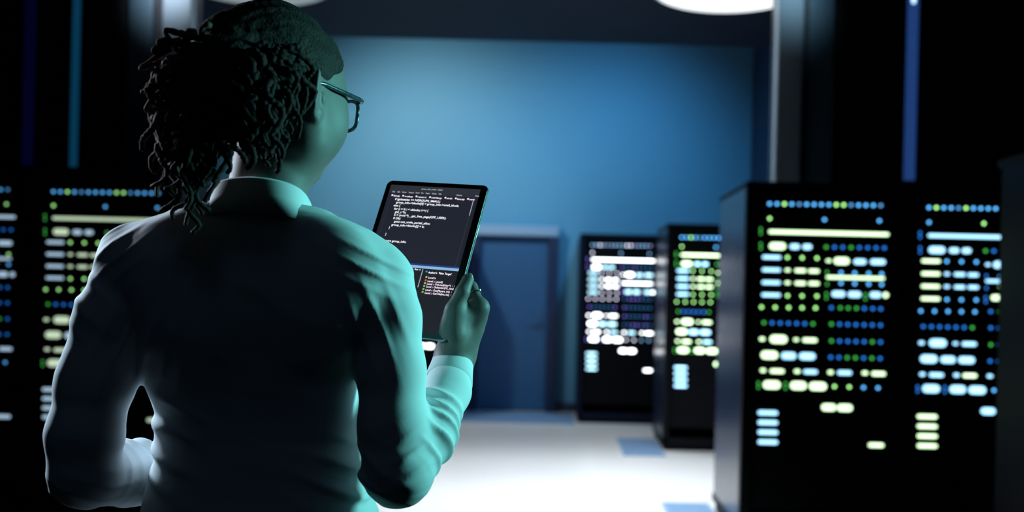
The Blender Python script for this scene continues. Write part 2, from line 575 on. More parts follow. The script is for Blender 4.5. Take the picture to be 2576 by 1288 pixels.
def grate(x0, x1, y0, y1, label):
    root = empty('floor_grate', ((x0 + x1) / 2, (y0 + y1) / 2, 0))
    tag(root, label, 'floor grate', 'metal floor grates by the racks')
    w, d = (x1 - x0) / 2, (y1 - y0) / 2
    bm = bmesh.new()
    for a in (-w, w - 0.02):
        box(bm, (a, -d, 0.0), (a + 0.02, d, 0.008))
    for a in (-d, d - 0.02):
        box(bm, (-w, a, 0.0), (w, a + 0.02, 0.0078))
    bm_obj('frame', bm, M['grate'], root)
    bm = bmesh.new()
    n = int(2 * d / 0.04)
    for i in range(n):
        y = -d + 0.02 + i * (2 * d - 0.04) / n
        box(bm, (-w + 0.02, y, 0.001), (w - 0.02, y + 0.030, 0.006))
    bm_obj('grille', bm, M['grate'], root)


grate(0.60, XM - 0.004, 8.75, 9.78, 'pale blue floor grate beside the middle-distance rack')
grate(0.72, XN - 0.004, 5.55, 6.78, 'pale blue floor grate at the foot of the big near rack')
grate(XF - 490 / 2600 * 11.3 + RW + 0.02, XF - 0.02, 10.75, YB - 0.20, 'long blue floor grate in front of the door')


# ------------------------------------------------------------------ signed-distance sculpting for the person
class Vol:
    def __init__(s, xs, ys, zs):
        s.xs, s.ys, s.zs = xs.astype(np.float32), ys.astype(np.float32), zs.astype(np.float32)
        s.f = np.full((len(xs), len(ys), len(zs)), 0.5, np.float32)

    def sl(s, lo, hi):
        r = []
        for a, l, h in ((s.xs, lo[0], hi[0]), (s.ys, lo[1], hi[1]), (s.zs, lo[2], hi[2])):
            r.append(slice(max(0, np.searchsorted(a, l) - 1), min(len(a), np.searchsorted(a, h) + 1)))
        return tuple(r)

    def grid(s, q):
        return s.xs[q[0]][:, None, None], s.ys[q[1]][None, :, None], s.zs[q[2]][None, None, :]

    def add(s, fn, lo, hi, k=0.02, m=0.05):
        q = s.sl(np.asarray(lo) - m, np.asarray(hi) + m)
        d = fn(*s.grid(q)).astype(np.float32)
        a = s.f[q]
        s.f[q] = smin(a, d, k)

    def carve(s, fn, lo, hi, k=0.01, m=0.05):
        q = s.sl(np.asarray(lo) - m, np.asarray(hi) + m)
        d = fn(*s.grid(q)).astype(np.float32)
        s.f[q] = -smin(-s.f[q], d, k)

    def displace(s, fn, lo, hi):
        q = s.sl(lo, hi)
        s.f[q] -= fn(*s.grid(q)).astype(np.float32)

    def mesh(s, name):
        f = s.f
        ins = f < 0
        cnt = np.zeros(tuple(n - 1 for n in f.shape), np.int8)
        for i in (0, 1):
            for j in (0, 1):
                for k in (0, 1):
                    cnt += ins[i:f.shape[0] - 1 + i, j:f.shape[1] - 1 + j, k:f.shape[2] - 1 + k]
        act = (cnt > 0) & (cnt < 8)
        I, J, K = np.nonzero(act)
        n = len(I)
        idx = np.full(act.shape, -1, np.int32)
        idx[I, J, K] = np.arange(n)
        acc = np.zeros((n, 3))
        num = np.zeros(n)
        A = (s.xs, s.ys, s.zs)
        for ax in range(3):
            o = [a for a in range(3) if a != ax]
            for p in (0, 1):
                for r in (0, 1):
                    c0 = [I.copy(), J.copy(), K.copy()]
                    c0[o[0]] = c0[o[0]] + p
                    c0[o[1]] = c0[o[1]] + r
                    c1 = [c.copy() for c in c0]
                    c1[ax] = c1[ax] + 1
                    fa, fb = f[tuple(c0)], f[tuple(c1)]
                    x = (fa < 0) != (fb < 0)
                    t = np.where(x, fa / np.where(x, fa - fb, 1), 0)
                    pos = np.stack([A[a][c0[a]] for a in range(3)], 1).astype(float)
                    pos[:, ax] += t * (A[ax][c1[ax]] - A[ax][c0[ax]])
                    acc += pos * x[:, None]
                    num += x
        V = acc / num[:, None]
        Q = []
        for ax in range(3):
            o = [a for a in range(3) if a != ax]
            sa = [slice(None)] * 3
            sb = [slice(None)] * 3
            sa[ax] = slice(0, -1)
            sb[ax] = slice(1, None)
            a, b = ins[tuple(sa)], ins[tuple(sb)]
            x = a != b
            e = np.stack(np.nonzero(x), 1)
            ok = np.ones(len(e), bool)
            for a_ in o:
                ok &= (e[:, a_] > 0) & (e[:, a_] < f.shape[a_] - 1)
            e = e[ok]
            flip = a[tuple(e.T)]
            if ax == 1:
                flip = ~flip
            quad = []
            for p, r in ((-1, -1), (0, -1), (0, 0), (-1, 0)):
                c = e.copy()
                c[:, o[0]] += p
                c[:, o[1]] += r
                quad.append(idx[tuple(c.T)])
            quad = np.stack(quad, 1)
            quad[~flip] = quad[~flip][:, ::-1]
            Q.append(quad)
        Q = np.concatenate(Q)
        Q = Q[(Q >= 0).all(1)]
        return fast_mesh(name, V, Q)


def smin(a, b, k):
    if k <= 0:
        return np.minimum(a, b)
    h = np.maximum(k - np.abs(a - b), 0) / k
    return np.minimum(a, b) - h * h * k * 0.25


def cone(a, b, ra, rb):
    a, b = np.asarray(a, float), np.asarray(b, float)
    ab = b - a
    L = ab @ ab

    def fn(x, y, z):
        px, py, pz = x - a[0], y - a[1], z - a[2]
        t = np.clip((px * ab[0] + py * ab[1] + pz * ab[2]) / L, 0, 1)
        return np.sqrt((px - t * ab[0]) ** 2 + (py - t * ab[1]) ** 2 + (pz - t * ab[2]) ** 2) - (ra + (rb - ra) * t)
    r = max(ra, rb)
    return fn, np.minimum(a, b) - r, np.maximum(a, b) + r


def ell(c, r, R=None):
    c, r = np.asarray(c, float), np.asarray(r, float)

    def fn(x, y, z):
        p = [x - c[0], y - c[1], z - c[2]]
        if R is not None:
            p = [R[0, i] * p[0] + R[1, i] * p[1] + R[2, i] * p[2] for i in range(3)]
        k0 = np.sqrt((p[0] / r[0]) ** 2 + (p[1] / r[1]) ** 2 + (p[2] / r[2]) ** 2)
        k1 = np.sqrt((p[0] / r[0] ** 2) ** 2 + (p[1] / r[1] ** 2) ** 2 + (p[2] / r[2] ** 2) ** 2) + 1e-6
        return k0 * (k0 - 1) / k1
    m = r.max()
    return fn, c - m, c + m


def chain(vol, pts, rad, k=0.03, off=0.0, k0=None):
    for i in range(len(pts) - 1):
        vol.add(*cone(pts[i], pts[i + 1], rad[i] + off, rad[i + 1] + off), k=k if i or k0 is None else k0)


def finger(vol, pts, rad, kin=0.012):
    """joined finger segments blended only with the palm near their root"""
    q = None
    lo = np.min(pts, 0) - 0.03
    hi = np.max(pts, 0) + 0.03
    s = vol.sl(lo, hi)
    g = vol.grid(s)
    d = None
    for i in range(len(pts) - 1):
        e = cone(pts[i], pts[i + 1], rad[i], rad[i + 1])[0](*g)
        d = e if d is None else smin(d, e, 0.004)
    d = np.minimum(d, ell(pts[-1], (rad[-1] * 1.04,) * 3)[0](*g))
    return s, d


def add_fingers(vol, fingers, k):
    items = [finger(vol, p, r) for p, r in fingers]
    for s, d in items:
        vol.f[s] = smin(vol.f[s], d.astype(np.float32), k)


# ---- skeleton (photo positions taken to their depth)
YT = 1.41
SL = [(545, 655, 130), (575, 650, 225), (610, 645, 272), (660, 642, 298), (720, 638, 302), (780, 636, 300), (850, 630, 292), (930, 632, 274), (985, 640, 261),
      (1040, 647, 251), (1100, 643, 250), (1150, 650, 253), (1230, 652, 274), (1288, 657, 288), (1400, 660, 310), (1500, 660, 312), (1600, 660, 296)]
tz, tcx, ta, tb, tcy = [], [], [], [], []
DEP = [0.055, 0.072, 0.088, 0.100, 0.105, 0.106, 0.105, 0.101, 0.096, 0.093, 0.093, 0.096, 0.102, 0.107, 0.113, 0.116, 0.105]
CY = [1.390, 1.402, 1.412, 1.420, 1.425, 1.428, 1.430, 1.432, 1.432, 1.432, 1.432, 1.430, 1.428, 1.424, 1.420, 1.418, 1.415]
for (yy, cx, hw), dp, cy in zip(SL, DEP, CY):
    c = W(cx, yy, YT)
    tz.append(c[2]); tcx.append(c[0]); ta.append(hw * YT / F); tb.append(dp); tcy.append(cy)
o_ = np.argsort(tz)
tz, tcx, ta, tb, tcy = [np.array(a)[o_] for a in (tz, tcx, ta, tb, tcy)]


def torso(off):
    def fn(x, y, z):
        zz = np.clip(z, tz[0], tz[-1])
        a, b = np.interp(zz, tz, ta) + off, np.interp(zz, tz, tb) + off
        cx, cy = np.interp(zz, tz, tcx), np.interp(zz, tz, tcy)
        dx, dy = np.abs(x - cx) / a, np.abs(y - cy) / b
        e = np.where(y < cy, 3.2, 2.1)
        b = np.where(y < cy, b, b * 0.92)
        r = (dx ** e + dy ** e + 1e-9) ** (1 / e)
        d = (r - 1) * np.minimum(a, b) * 0.9
        dz = np.maximum(np.maximum(tz[0] - z, z - tz[-1]), 0)
        return np.where(dz > 0, np.sqrt(np.maximum(d, 0) ** 2 + dz ** 2), d)
    return fn, np.array([tcx.min() - 0.18, 1.25, tz[0]]), np.array([tcx.max() + 0.18, 1.55, tz[-1]])


def px(r, d):
    return r * d / F


RA = [W(948, 706, 1.39), W(968, 800, 1.382), W(984, 930, 1.372), W(991, 1080, 1.358), W(1000, 1188, 1.345)]
RAr = [0.0430, 0.0460, 0.0430, 0.0445, 0.0440]
RF = [W(1000, 1188, 1.345), W(1070, 1098, 1.395), W(1124, 985, 1.48), W(1138, 920, 1.525), W(1144, 895, 1.540)]
RFr = [0.0440, 0.0385, 0.0320, 0.0272, 0.0262]
LA = [W(345, 656, 1.39), W(282, 800, 1.375), W(240, 960, 1.36), W(213, 1095, 1.345), W(213, 1192, 1.345)]
LAr = [0.0440, 0.0455, 0.0465, 0.0450, 0.0420]
LF = [W(213, 1192, 1.345), W(330, 1190, 1.47), W(470, 1190, 1.575), W(600, 1182, 1.615), W(640, 1178, 1.62)]
LFr = [0.0420, 0.0445, 0.036, 0.028, 0.026]
NK = [W(664, 545, 1.395), W(690, 372, 1.385)]

# ---- head frame
PSI = math.radians(25)
fw = np.array([math.sin(PSI), math.cos(PSI), 0.0])
rt = np.array([math.cos(PSI), -math.sin(PSI), 0.0])
upv = np.array([0.0, 0.0, 1.0])
tl = 0.10                                               # slight nod
fw2 = fw * math.cos(tl) - upv * math.sin(tl)
up2 = upv * math.cos(tl) + fw * math.sin(tl)
roll = 0.03
rt2 = rt * math.cos(roll) - up2 * math.sin(roll)
up3 = up2 * math.cos(roll) + rt * math.sin(roll)
HR = np.stack([rt2, fw2, up3], 1)
HC = W(690, 250, 1.38)
HC[2] = 1.617


def H(x, y, z):
    return HC + HR @ np.array([x, y, z])


# ---- tablet frame
TK = 1.04                                               # tablet scale with its distance
TC = np.array([0, 0, CZ]) + TK * (np.array([-0.2034579, 1.4976221, 1.4073500]) - np.array([0, 0, CZ]))
TX = np.array([0.95417824, -0.29366711, -0.05747626])
TY = np.array([0.17951222, 0.40807488, 0.89512583])
TN = np.array([-0.2394144, -0.86442728, 0.442093])
TWd, THt, TT = 0.165 * TK, 0.252 * TK, 0.0068


def tab(x, y, n):
    """point at photo position x, y on the plane n metres in front of the tablet's mid plane"""
    o = np.array([0, 0, CZ])
    d = W(x, y, 1.0) - o
    t = ((TC + TN * n - o) @ TN) / (d @ TN)
    return o + d * t


def tabl(x, y, n=TT / 2):
    p = tab(x, y, n) - TC
    return float(p @ TX), float(p @ TY)


def T3(s, t, n):
    return TC + TX * s * TK + TY * t * TK + TN * n


def hr(*v):
    return np.array(v)


def pose_hand(vol, off=0.0):
    pass


HAND_W = W(1145, 893, 1.541)
MC = [tab(1206, 774, -0.014), tab(1203, 802, -0.032), tab(1192, 826, -0.046), tab(1176, 846, -0.058)]
FG = [
    ([MC[0], tab(1186, 722, -0.016), T3(0.066, -0.034, -0.0145), T3(0.046, -0.036, -0.0125)], [0.0105, 0.0088, 0.0082, 0.0070]),
    ([MC[1], T3(0.088, -0.058, -0.020), T3(0.060, -0.056, -0.0150), T3(0.036, -0.057, -0.0125)], [0.0105, 0.0090, 0.0082, 0.0071]),
    ([MC[2], T3(0.082, -0.080, -0.022), T3(0.056, -0.078, -0.0150), T3(0.034, -0.079, -0.0120)], [0.0100, 0.0086, 0.0078, 0.0068]),
    ([MC[3], T3(0.072, -0.099, -0.022), T3(0.052, -0.098, -0.0140), T3(0.035, -0.099, -0.0115)], [0.0092, 0.0076, 0.0070, 0.0060]),
]
THUMB = [tab(1138, 838, -0.006), tab(1143, 780, 0.010), tab(1163, 735, 0.0155), tab(1177, 704, 0.0125)]
THr = [0.0175, 0.0128, 0.0104, 0.0088]


def head(vol):
    def he(c, r, k):
        vol.add(*ell(H(*c), r, HR), k=k)

    def hc(a, b, ra, rb, k):
        vol.add(*cone(H(*a), H(*b), ra, rb), k=k)
    he((0, -0.008, 0.022), (0.072, 0.092, 0.092), 0.0)
    he((0, 0.040, -0.026), (0.062, 0.055, 0.074), 0.035)
    he((0, 0.050, 0.030), (0.062, 0.044, 0.058), 0.025)
    for s in (-1, 1):
        hc((s * 0.048, 0.010, -0.056), (s * 0.012, 0.068, -0.085), 0.018, 0.015, 0.03)
        he((s * 0.044, 0.056, -0.030), (0.026, 0.030, 0.036), 0.035)     # cheekbone and cheek
        hc((s * 0.056, -0.004, -0.01), (s * 0.050, 0.014, -0.06), 0.020, 0.019, 0.03)
        hc((s * 0.012, 0.090, 0.020), (s * 0.045, 0.078, 0.020), 0.008, 0.007, 0.02)   # brow
    he((0, 0.072, -0.086), (0.020, 0.017, 0.015), 0.018)
    hc((0, 0.090, 0.008), (0, 0.108, -0.026), 0.0075, 0.0105, 0.012)
    for s in (-1, 1):
        he((s * 0.013, 0.100, -0.030), (0.009, 0.011, 0.008), 0.006)
    for s in (-1, 1):                                               # eye sockets and lids
        vol.carve(*ell(H(s * 0.032, 0.098, 0.002), (0.017, 0.014, 0.011), HR), k=0.010)
        he((s * 0.032, 0.081, 0.002), (0.0125, 0.0125, 0.0115), 0.003)
    he((0, 0.090, -0.050), (0.022, 0.010, 0.0065), 0.008)
    he((0, 0.088, -0.062), (0.019, 0.010, 0.0075), 0.007)
    vol.carve(*ell(H(0, 0.102, -0.0555), (0.024, 0.008, 0.0012), HR), k=0.003)
    for s in (-1, 1):                                               # ears
        a = 0.62
        Re = HR @ np.array([[math.cos(a * s), -math.sin(-a * s), 0], [math.sin(-a * s), math.cos(a * s), 0], [0, 0, 1]]).T
        vol.add(*ell(H(s * 0.081, -0.014, -0.004), (0.0050, 0.018, 0.031), Re), k=0.008)
        vol.add(*cone(H(s * 0.075, -0.002, -0.028), H(s * 0.075, -0.004, -0.036), 0.007, 0.006), k=0.006)
        vol.carve(*ell(H(s * 0.0855, -0.006, -0.002), (0.004, 0.010, 0.018), Re), k=0.004)
        vol.add(*cone(H(s * 0.079, 0.002, -0.012), H(s * 0.079, 0.0, -0.004), 0.0035, 0.0035), k=0.004)


def hand(vol, mirror_from=None):
    def t(p):
        return p
    wr = HAND_W
    vol.add(*cone(RF[3], wr, 0.0235, 0.0225), k=0.02)
    # palm as blended metacarpal bones
    roots = [wr + (MC[i] - wr) * 0.12 + np.array([0.004, 0, 0.002]) for i in range(4)]
    for i in range(4):
        vol.add(*cone(roots[i], MC[i], 0.0165, 0.0125 - 0.0008 * i), k=0.014)
    mid = (wr + MC[0] + MC[1]) / 3
    vol.add(*cone(wr, (MC[0] + THUMB[1]) / 2 * 0.55 + wr * 0.45, 0.021, 0.017), k=0.02)
    vol.add(*cone(wr, THUMB[0], 0.020, 0.0185), k=0.018)
    vol.add(*cone(THUMB[0], THUMB[1], THr[0], THr[1]), k=0.014)
    web = (THUMB[1] * 0.6 + THUMB[0] * 0.4)
    vol.add(*cone(web, MC[0], 0.010, 0.0105), k=0.016)
    add_fingers(vol, [([THUMB[1], THUMB[2], THUMB[3]], THr[1:])], 0.006)
    add_fingers(vol, FG, 0.005)
    # keep clear of the tablet slab
    def slab(x, y, z):
        p = (x - TC[0], y - TC[1], z - TC[2])
        q = [np.abs(p[0] * A[0] + p[1] * A[1] + p[2] * A[2]) - hlf for A, hlf in ((TX, TWd / 2 + 0.0022), (TY, THt / 2 + 0.002), (TN, TT / 2 + 0.0022))]
        return np.maximum(np.maximum(q[0], q[1]), q[2])
    vol.carve(slab, TC - 0.19, TC + 0.19, k=0.0)


def left_hand(vol):
    w0 = LF[-1]
    dx = np.array([0.97, 0.12, -0.1])
    dx /= np.linalg.norm(dx)
    dy = np.array([0.0, -0.35, 0.93])
    dy -= dx * (dx @ dy); dy /= np.linalg.norm(dy)
    dn = np.cross(dx, dy)

    def L(a, b, c=0.0):
        return w0 + dx * a + dy * b + dn * c
    vol.add(*cone(LF[3], L(0.01, 0), 0.0235, 0.022), k=0.02)
    fr = []
    for i, b in enumerate((0.030, 0.010, -0.010, -0.028)):
        m = L(0.085 - 0.004 * i, b)
        vol.add(*cone(L(0.012, b * 0.5), m, 0.015, 0.0115), k=0.014)
        ln = (1.0, 1.08, 1.0, 0.8)[i]
        fr.append(([m, m + dx * 0.036 * ln + dn * 0.012, m + dx * 0.052 * ln + dn * 0.032, m + dx * 0.050 * ln + dn * 0.050], [0.0100, 0.0088, 0.0080, 0.0068]))
    th = [L(0.02, 0.022, 0.008), L(0.05, 0.046, 0.016), L(0.078, 0.056, 0.026), L(0.100, 0.056, 0.036)]
    vol.add(*cone(th[0], th[1], 0.016, 0.0125), k=0.014)
    add_fingers(vol, [(th[1:], [0.0125, 0.0102, 0.0085])], 0.006)
    add_fingers(vol, fr, 0.005)


def axis(a, b, s, n):
    return np.arange(a, b, s)


STEP = 0.0028
# ---- body: one continuous surface from head to feet
zs = np.concatenate([np.arange(-0.01, 0.98, 0.010), np.arange(0.98, 1.76, STEP)])
bx = np.arange(-0.72, 0.02, STEP)
by = np.arange(1.20, 1.76, STEP)
B = Vol(bx, by, zs)
B.add(*torso(-0.012), k=0)
B.add(*cone(NK[0], NK[1], 0.054, 0.049), k=0.03)
for a, b in ((W(655, 570, 1.40), RA[0]), (W(655, 570, 1.40), LA[0])):
    B.add(*cone(a, b, 0.036, 0.034), k=0.04)
chain(B, RA, RAr, off=-0.010)
chain(B, LA, LAr, off=-0.010)
chain(B, RF, [r_ - 0.009 for r_ in RFr[:3]] + [0.0225, 0.0225], k=0.02)
chain(B, LF, [r_ - 0.009 for r_ in LFr[:3]] + [0.0235, 0.0225], k=0.02)
hips = W(660, 1600, YT)
for s in (-1, 1):
    hx_ = hips[0] + s * 0.088
    chain(B, [np.array([hx_, 1.41, 0.86]), np.array([hx_ + s * 0.012, 1.41, 0.48]), np.array([hx_ + s * 0.018, 1.42, 0.10])], [0.082, 0.052, 0.036], k=0.05)
    B.add(*cone((hx_ + s * 0.018, 1.41, 0.045), (hx_ + s * 0.035, 1.56, 0.03), 0.034, 0.028), k=0.03)
head(B)
hand(B)
left_hand(B)
person = empty('person', (float(hips[0]), 1.41, 0.0))
tag(person, 'person seen from behind in a pale shirt, dreadlocks tied back, holding up a tablet', 'person')
off = np.array(person.location)


def under_person(name, me, material, parent=None):
    me.transform(Matrix.Translation(-Vector(person.location)))
    return link(name, me, material, parent or person)


under_person('body', B.mesh('body'), M['skin'])
for s in (-1, 1):
    bm = bmesh.new()
    bmesh.ops.create_icosphere(bm, subdivisions=3, radius=0.0118)
    for v in bm.verts:
        v.co += Vector(H(s * 0.032, 0.0835, 0.002)) - person.location
    bm_obj('eye', bm, M['eye'], person, smooth=True)

# thumb nail
nb = tab(1178, 706, 0.0205)
bm = bmesh.new()
bmesh.ops.create_uvsphere(bm, u_segments=16, v_segments=8, radius=1.0)
tdir = THUMB[3] - THUMB[2]
tdir /= np.linalg.norm(tdir)
nn = np.array([0.25, -0.85, 0.30]); nn -= tdir * (nn @ tdir); nn /= np.linalg.norm(nn)
sd = np.cross(tdir, nn)
cen = THUMB[3] + nn * 0.0068 + tdir * 0.003
for v in bm.verts:
    p = cen + tdir * v.co.x * 0.0056 + sd * v.co.y * 0.0048 + nn * v.co.z * 0.0022
    v.co = Vector(p) - person.location
bm_obj('thumb_nail', bm, M['nail'], person, smooth=True)

# ---- trousers and shoes
Tv = Vol(np.arange(-0.64, -0.16, 0.006), np.arange(1.24, 1.58, 0.006), np.arange(0.03, 1.06, 0.008))
Tv.add(*torso(-0.001), k=0)
for s in (-1, 1):
    hx_ = hips[0] + s * 0.088
    chain(Tv, [np.array([hx_, 1.41, 0.86]), np.array([hx_ + s * 0.012, 1.41, 0.48]), np.array([hx_ + s * 0.018, 1.42, 0.08])], [0.092, 0.068, 0.058], k=0.04)
Tv.carve(lambda x, y, z: 1.02 - z + 0 * x + 0 * y, (-0.64, 1.2, 1.0), (-0.1, 1.6, 1.1), k=0.0)
Tv.carve(lambda x, y, z: z - 0.06 + 0 * x + 0 * y, (-0.7, 1.2, 0.0), (-0.1, 1.6, 0.1), k=0.0)
under_person('trousers', Tv.mesh('trousers'), M['trousers'])
for s in (-1, 1):
    hx_ = hips[0] + s * 0.088
    Sv = Vol(np.arange(hx_ - 0.09, hx_ + 0.11, 0.005), np.arange(1.30, 1.70, 0.005), np.arange(-0.01, 0.14, 0.005))
    Sv.add(*cone((hx_ + s * 0.018, 1.40, 0.048), (hx_ + s * 0.038, 1.575, 0.036), 0.044, 0.038), k=0.0)
    Sv.add(*cone((hx_ + s * 0.018, 1.405, 0.06), (hx_ + s * 0.018, 1.415, 0.095), 0.042, 0.040), k=0.02)
    Sv.carve(lambda x, y, z: z - 0.0012 + 0 * x + 0 * y, (hx_ - 0.2, 1.2, -0.1), (hx_ + 0.2, 1.8, 0.05), k=0.0)
    under_person('shoe', Sv.mesh('shoe'), M['shoe'])

# ---- shirt
Sh = Vol(np.arange(-0.76, 0.02, STEP), np.arange(1.20, 1.72, STEP), np.arange(0.90, 1.56, STEP))
Sh.add(*torso(0.0), k=0)
Sh.add(*cone(W(705, 572, 1.40), RA[0], 0.043, 0.046), k=0.05)
Sh.add(*cone(W(605, 568, 1.40), LA[0], 0.043, 0.046), k=0.05)
Sh.add(*cone(W(660, 575, 1.395), W(664, 530, 1.392), 0.066, 0.058), k=0.03)
# shoulder blades and the hollow of the spine
Sh.add(*ell(W(490, 720, 1.345), (0.062, 0.028, 0.085)), k=0.05)
Sh.add(*ell(W(810, 725, 1.345), (0.062, 0.028, 0.085)), k=0.05)


def tube_vol(p, r_):
    v = Vol(Sh.xs, Sh.ys, Sh.zs)
    for i in range(len(p) - 1):
        v.add(*cone(p[i], p[i + 1], r_[i], r_[i + 1]), k=0.016)
    return v


def fold(x, sharp=3.0):
    return (0.5 + 0.5 * np.sin(x)) ** sharp


def forearm_folds(v, fore, wl, amp, s0, s1, toward, seed):
    a, b = fore[0], fore[2]
    d = b - a
    L = np.linalg.norm(d)
    d = d / L
    tw = np.asarray(toward, float)
    tw = tw - d * (tw @ d)
    tw /= np.linalg.norm(tw)
    e2 = np.cross(d, tw)
    lo = np.minimum(a, b) - 0.10
    hi = np.maximum(a, b) + 0.10

    def fn(x, y, z):
        p = (x - a[0], y - a[1], z - a[2])
        s = p[0] * d[0] + p[1] * d[1] + p[2] * d[2]
        c = (p[0] * tw[0] + p[1] * tw[1] + p[2] * tw[2]) / 0.04
        c2 = (p[0] * e2[0] + p[1] * e2[1] + p[2] * e2[2]) / 0.04
        ph = s / wl * 2 * math.pi + 0.9 * c + 0.8 * np.sin(2.1 * c2 + seed) + 0.6 * np.sin(60 * s + seed)
        w = np.clip((s - s0) / 0.03, 0, 1) * np.clip((s1 - s) / 0.03, 0, 1)
        side = 0.35 + 0.65 * np.clip(0.5 + 0.6 * c, 0, 1)
        return amp * (fold(ph, 2.2) - 0.35) * w * side
    v.displace(fn, lo, hi)


def local_folds(v, centre, size, direction, wl, amp, seed, sharp=2.5, warp=0.7):
    """soft cloth creases around a point; direction is across the creases"""
    c = np.asarray(centre, float)
    dr = np.asarray(direction, float)
    dr = dr / np.linalg.norm(dr)
    r = np.random.RandomState(seed)
    k1, k2 = r.normal(size=3) * 22, r.normal(size=3) * 40

    def fn(x, y, z):
        p = (x - c[0], y - c[1], z - c[2])
        w = np.exp(-((p[0] / size[0]) ** 2 + (p[1] / size[1]) ** 2 + (p[2] / size[2]) ** 2))
        s = p[0] * dr[0] + p[1] * dr[1] + p[2] * dr[2]
        ph = s / wl * 2 * math.pi + warp * np.sin(k1[0] * p[0] + k1[1] * p[1] + k1[2] * p[2] + seed) + 0.5 * warp * np.sin(k2[0] * p[0] + k2[1] * p[1] + k2[2] * p[2])
        return amp * (fold(ph, sharp) - 0.3) * w
    v.displace(fn, c - np.asarray(size) * 2.2, c + np.asarray(size) * 2.2)


sr, sf = tube_vol(RA, RAr), tube_vol(RF[:4], RFr[:4])
forearm_folds(sf, RF, 0.026, 0.0075, 0.0, 0.15, W(1085, 960, 1.40) - W(1124, 985, 1.45), 0.4)
sr.f = smin(sr.f, sf.f, 0.014)
local_folds(sr, W(1040, 1150, 1.32), (0.028, 0.06, 0.035), (-0.35, 0.0, 1.0), 0.024, 0.0028, 3)
local_folds(sr, W(1000, 1235, 1.33), (0.06, 0.06, 0.03), (-0.35, 0.0, 1.0), 0.024, 0.0014, 5)
slv, sf = tube_vol(LA, LAr), tube_vol(LF[:4], LFr[:4])
forearm_folds(sf, LF, 0.034, 0.0050, 0.02, 0.23, (0, -0.3, 1), 1.4)
slv.f = smin(slv.f, sf.f, 0.014)
local_folds(slv, W(235, 720, 1.36), (0.05, 0.07, 0.06), (0.75, 0.0, 1.0), 0.030, 0.0035, 21)
local_folds(slv, W(215, 1245, 1.34), (0.06, 0.06, 0.03), (0.5, 0.0, 1.0), 0.02, 0.003, 23)
local_folds(slv, W(260, 1020, 1.34), (0.06, 0.06, 0.09), (0.1, 0.0, 1.0), 0.05, 0.0016, 25)
Sh.f = smin(Sh.f, sr.f, 0.014)
Sh.f = smin(Sh.f, slv.f, 0.012)
# creases of the back, armpits and waist
local_folds(Sh, W(945, 830, 1.33), (0.035, 0.06, 0.050), (1.0, 0.0, 0.40), 0.024, 0.0030, 31)
local_folds(Sh, W(965, 660, 1.36), (0.05, 0.07, 0.035), (0.5, 0.0, 1.0), 0.022, 0.0030, 33)
local_folds(Sh, W(310, 620, 1.36), (0.045, 0.07, 0.04), (-0.8, 0.0, 1.0), 0.022, 0.0030, 35)
local_folds(Sh, W(345, 880, 1.33), (0.05, 0.07, 0.05), (1.0, 0.0, -0.45), 0.028, 0.0040, 37)
local_folds(Sh, W(410, 1110, 1.34), (0.042, 0.12, 0.06), (0.3, 0.0, 1.0), 0.034, 0.0060, 41, 2.0, 1.5)
local_folds(Sh, W(890, 1220, 1.34), (0.055, 0.12, 0.05), (0.45, 0.0, 1.0), 0.030, 0.0060, 43, 2.0, 1.5)
local_folds(Sh, W(650, 1150, 1.32), (0.14, 0.06, 0.09), (0.15, 0.0, 1.0), 0.070, 0.0012, 45, 2.0, 1.6)
local_folds(Sh, W(640, 780, 1.30), (0.14, 0.05, 0.12), (0.4, 0.0, 1.0), 0.10, 0.0018, 47)
Sh.carve(lambda x, y, z: z - 0.93 + 0.012 * np.sin(x * 9) + 0 * y, (-0.8, 1.2, 0.88), (0.1, 1.8, 0.97), k=0.0)
# open the neck: clear of the body
Sh.carve(lambda x, y, z: (1.470 - 0.30 * (y - 1.35)) - z + 0 * x, (-0.62, 1.2, 1.40), (-0.2, 1.7, 1.56), k=0.004)
shirt = under_person('shirt', Sh.mesh('shirt'), M['shirt'])

# collar: a folded band round the neck, open at the front
cc = W(664, 475, 1.388)
NA, rows = 72, []
prof = []
V, Q = [], []
for i in range(NA + 1):
    ph = -2.72 + 5.44 * i / NA                         # 0 = nape
    sx_, cy_ = math.sin(ph), -math.cos(ph)
    drop = 0.030 * (1 - math.cos(ph)) / 2
    side = abs(math.sin(ph))
    zt = W(660, 447, 1.33)[2] - drop * 1.25
    leaf = 0.045 + 0.016 * (1 - math.cos(ph)) / 2
    def P(r, z):
        q = (abs(sx_) ** 2.9 + abs(cy_) ** 2.9) ** (-1 / 2.9) * 0.945
        return cc[0] + sx_ * r * q, cc[1] + cy_ * r * q, z
    pr = [(0.062, zt - 0.045), (0.058, zt - 0.012), (0.0575, zt - 0.003), (0.060, zt + 0.0012), (0.064, zt - 0.002), (0.069, zt - leaf * 0.45), (0.082 + 0.004 * side, zt - leaf),
          (0.0785 + 0.004 * side, zt - leaf + 0.001), (0.066, zt - leaf * 0.45), (0.0635, zt - 0.012), (0.0665, zt - 0.05)]
    V += [P(r_, z_) for r_, z_ in pr]
n = 11
for i in range(NA):
    for j in range(n):
        k = (j + 1) % n
        Q.append((i * n + j, i * n + k, (i + 1) * n + k, (i + 1) * n + j))
under_person('collar', fast_mesh('collar', V, Q), M['shirt'], shirt)


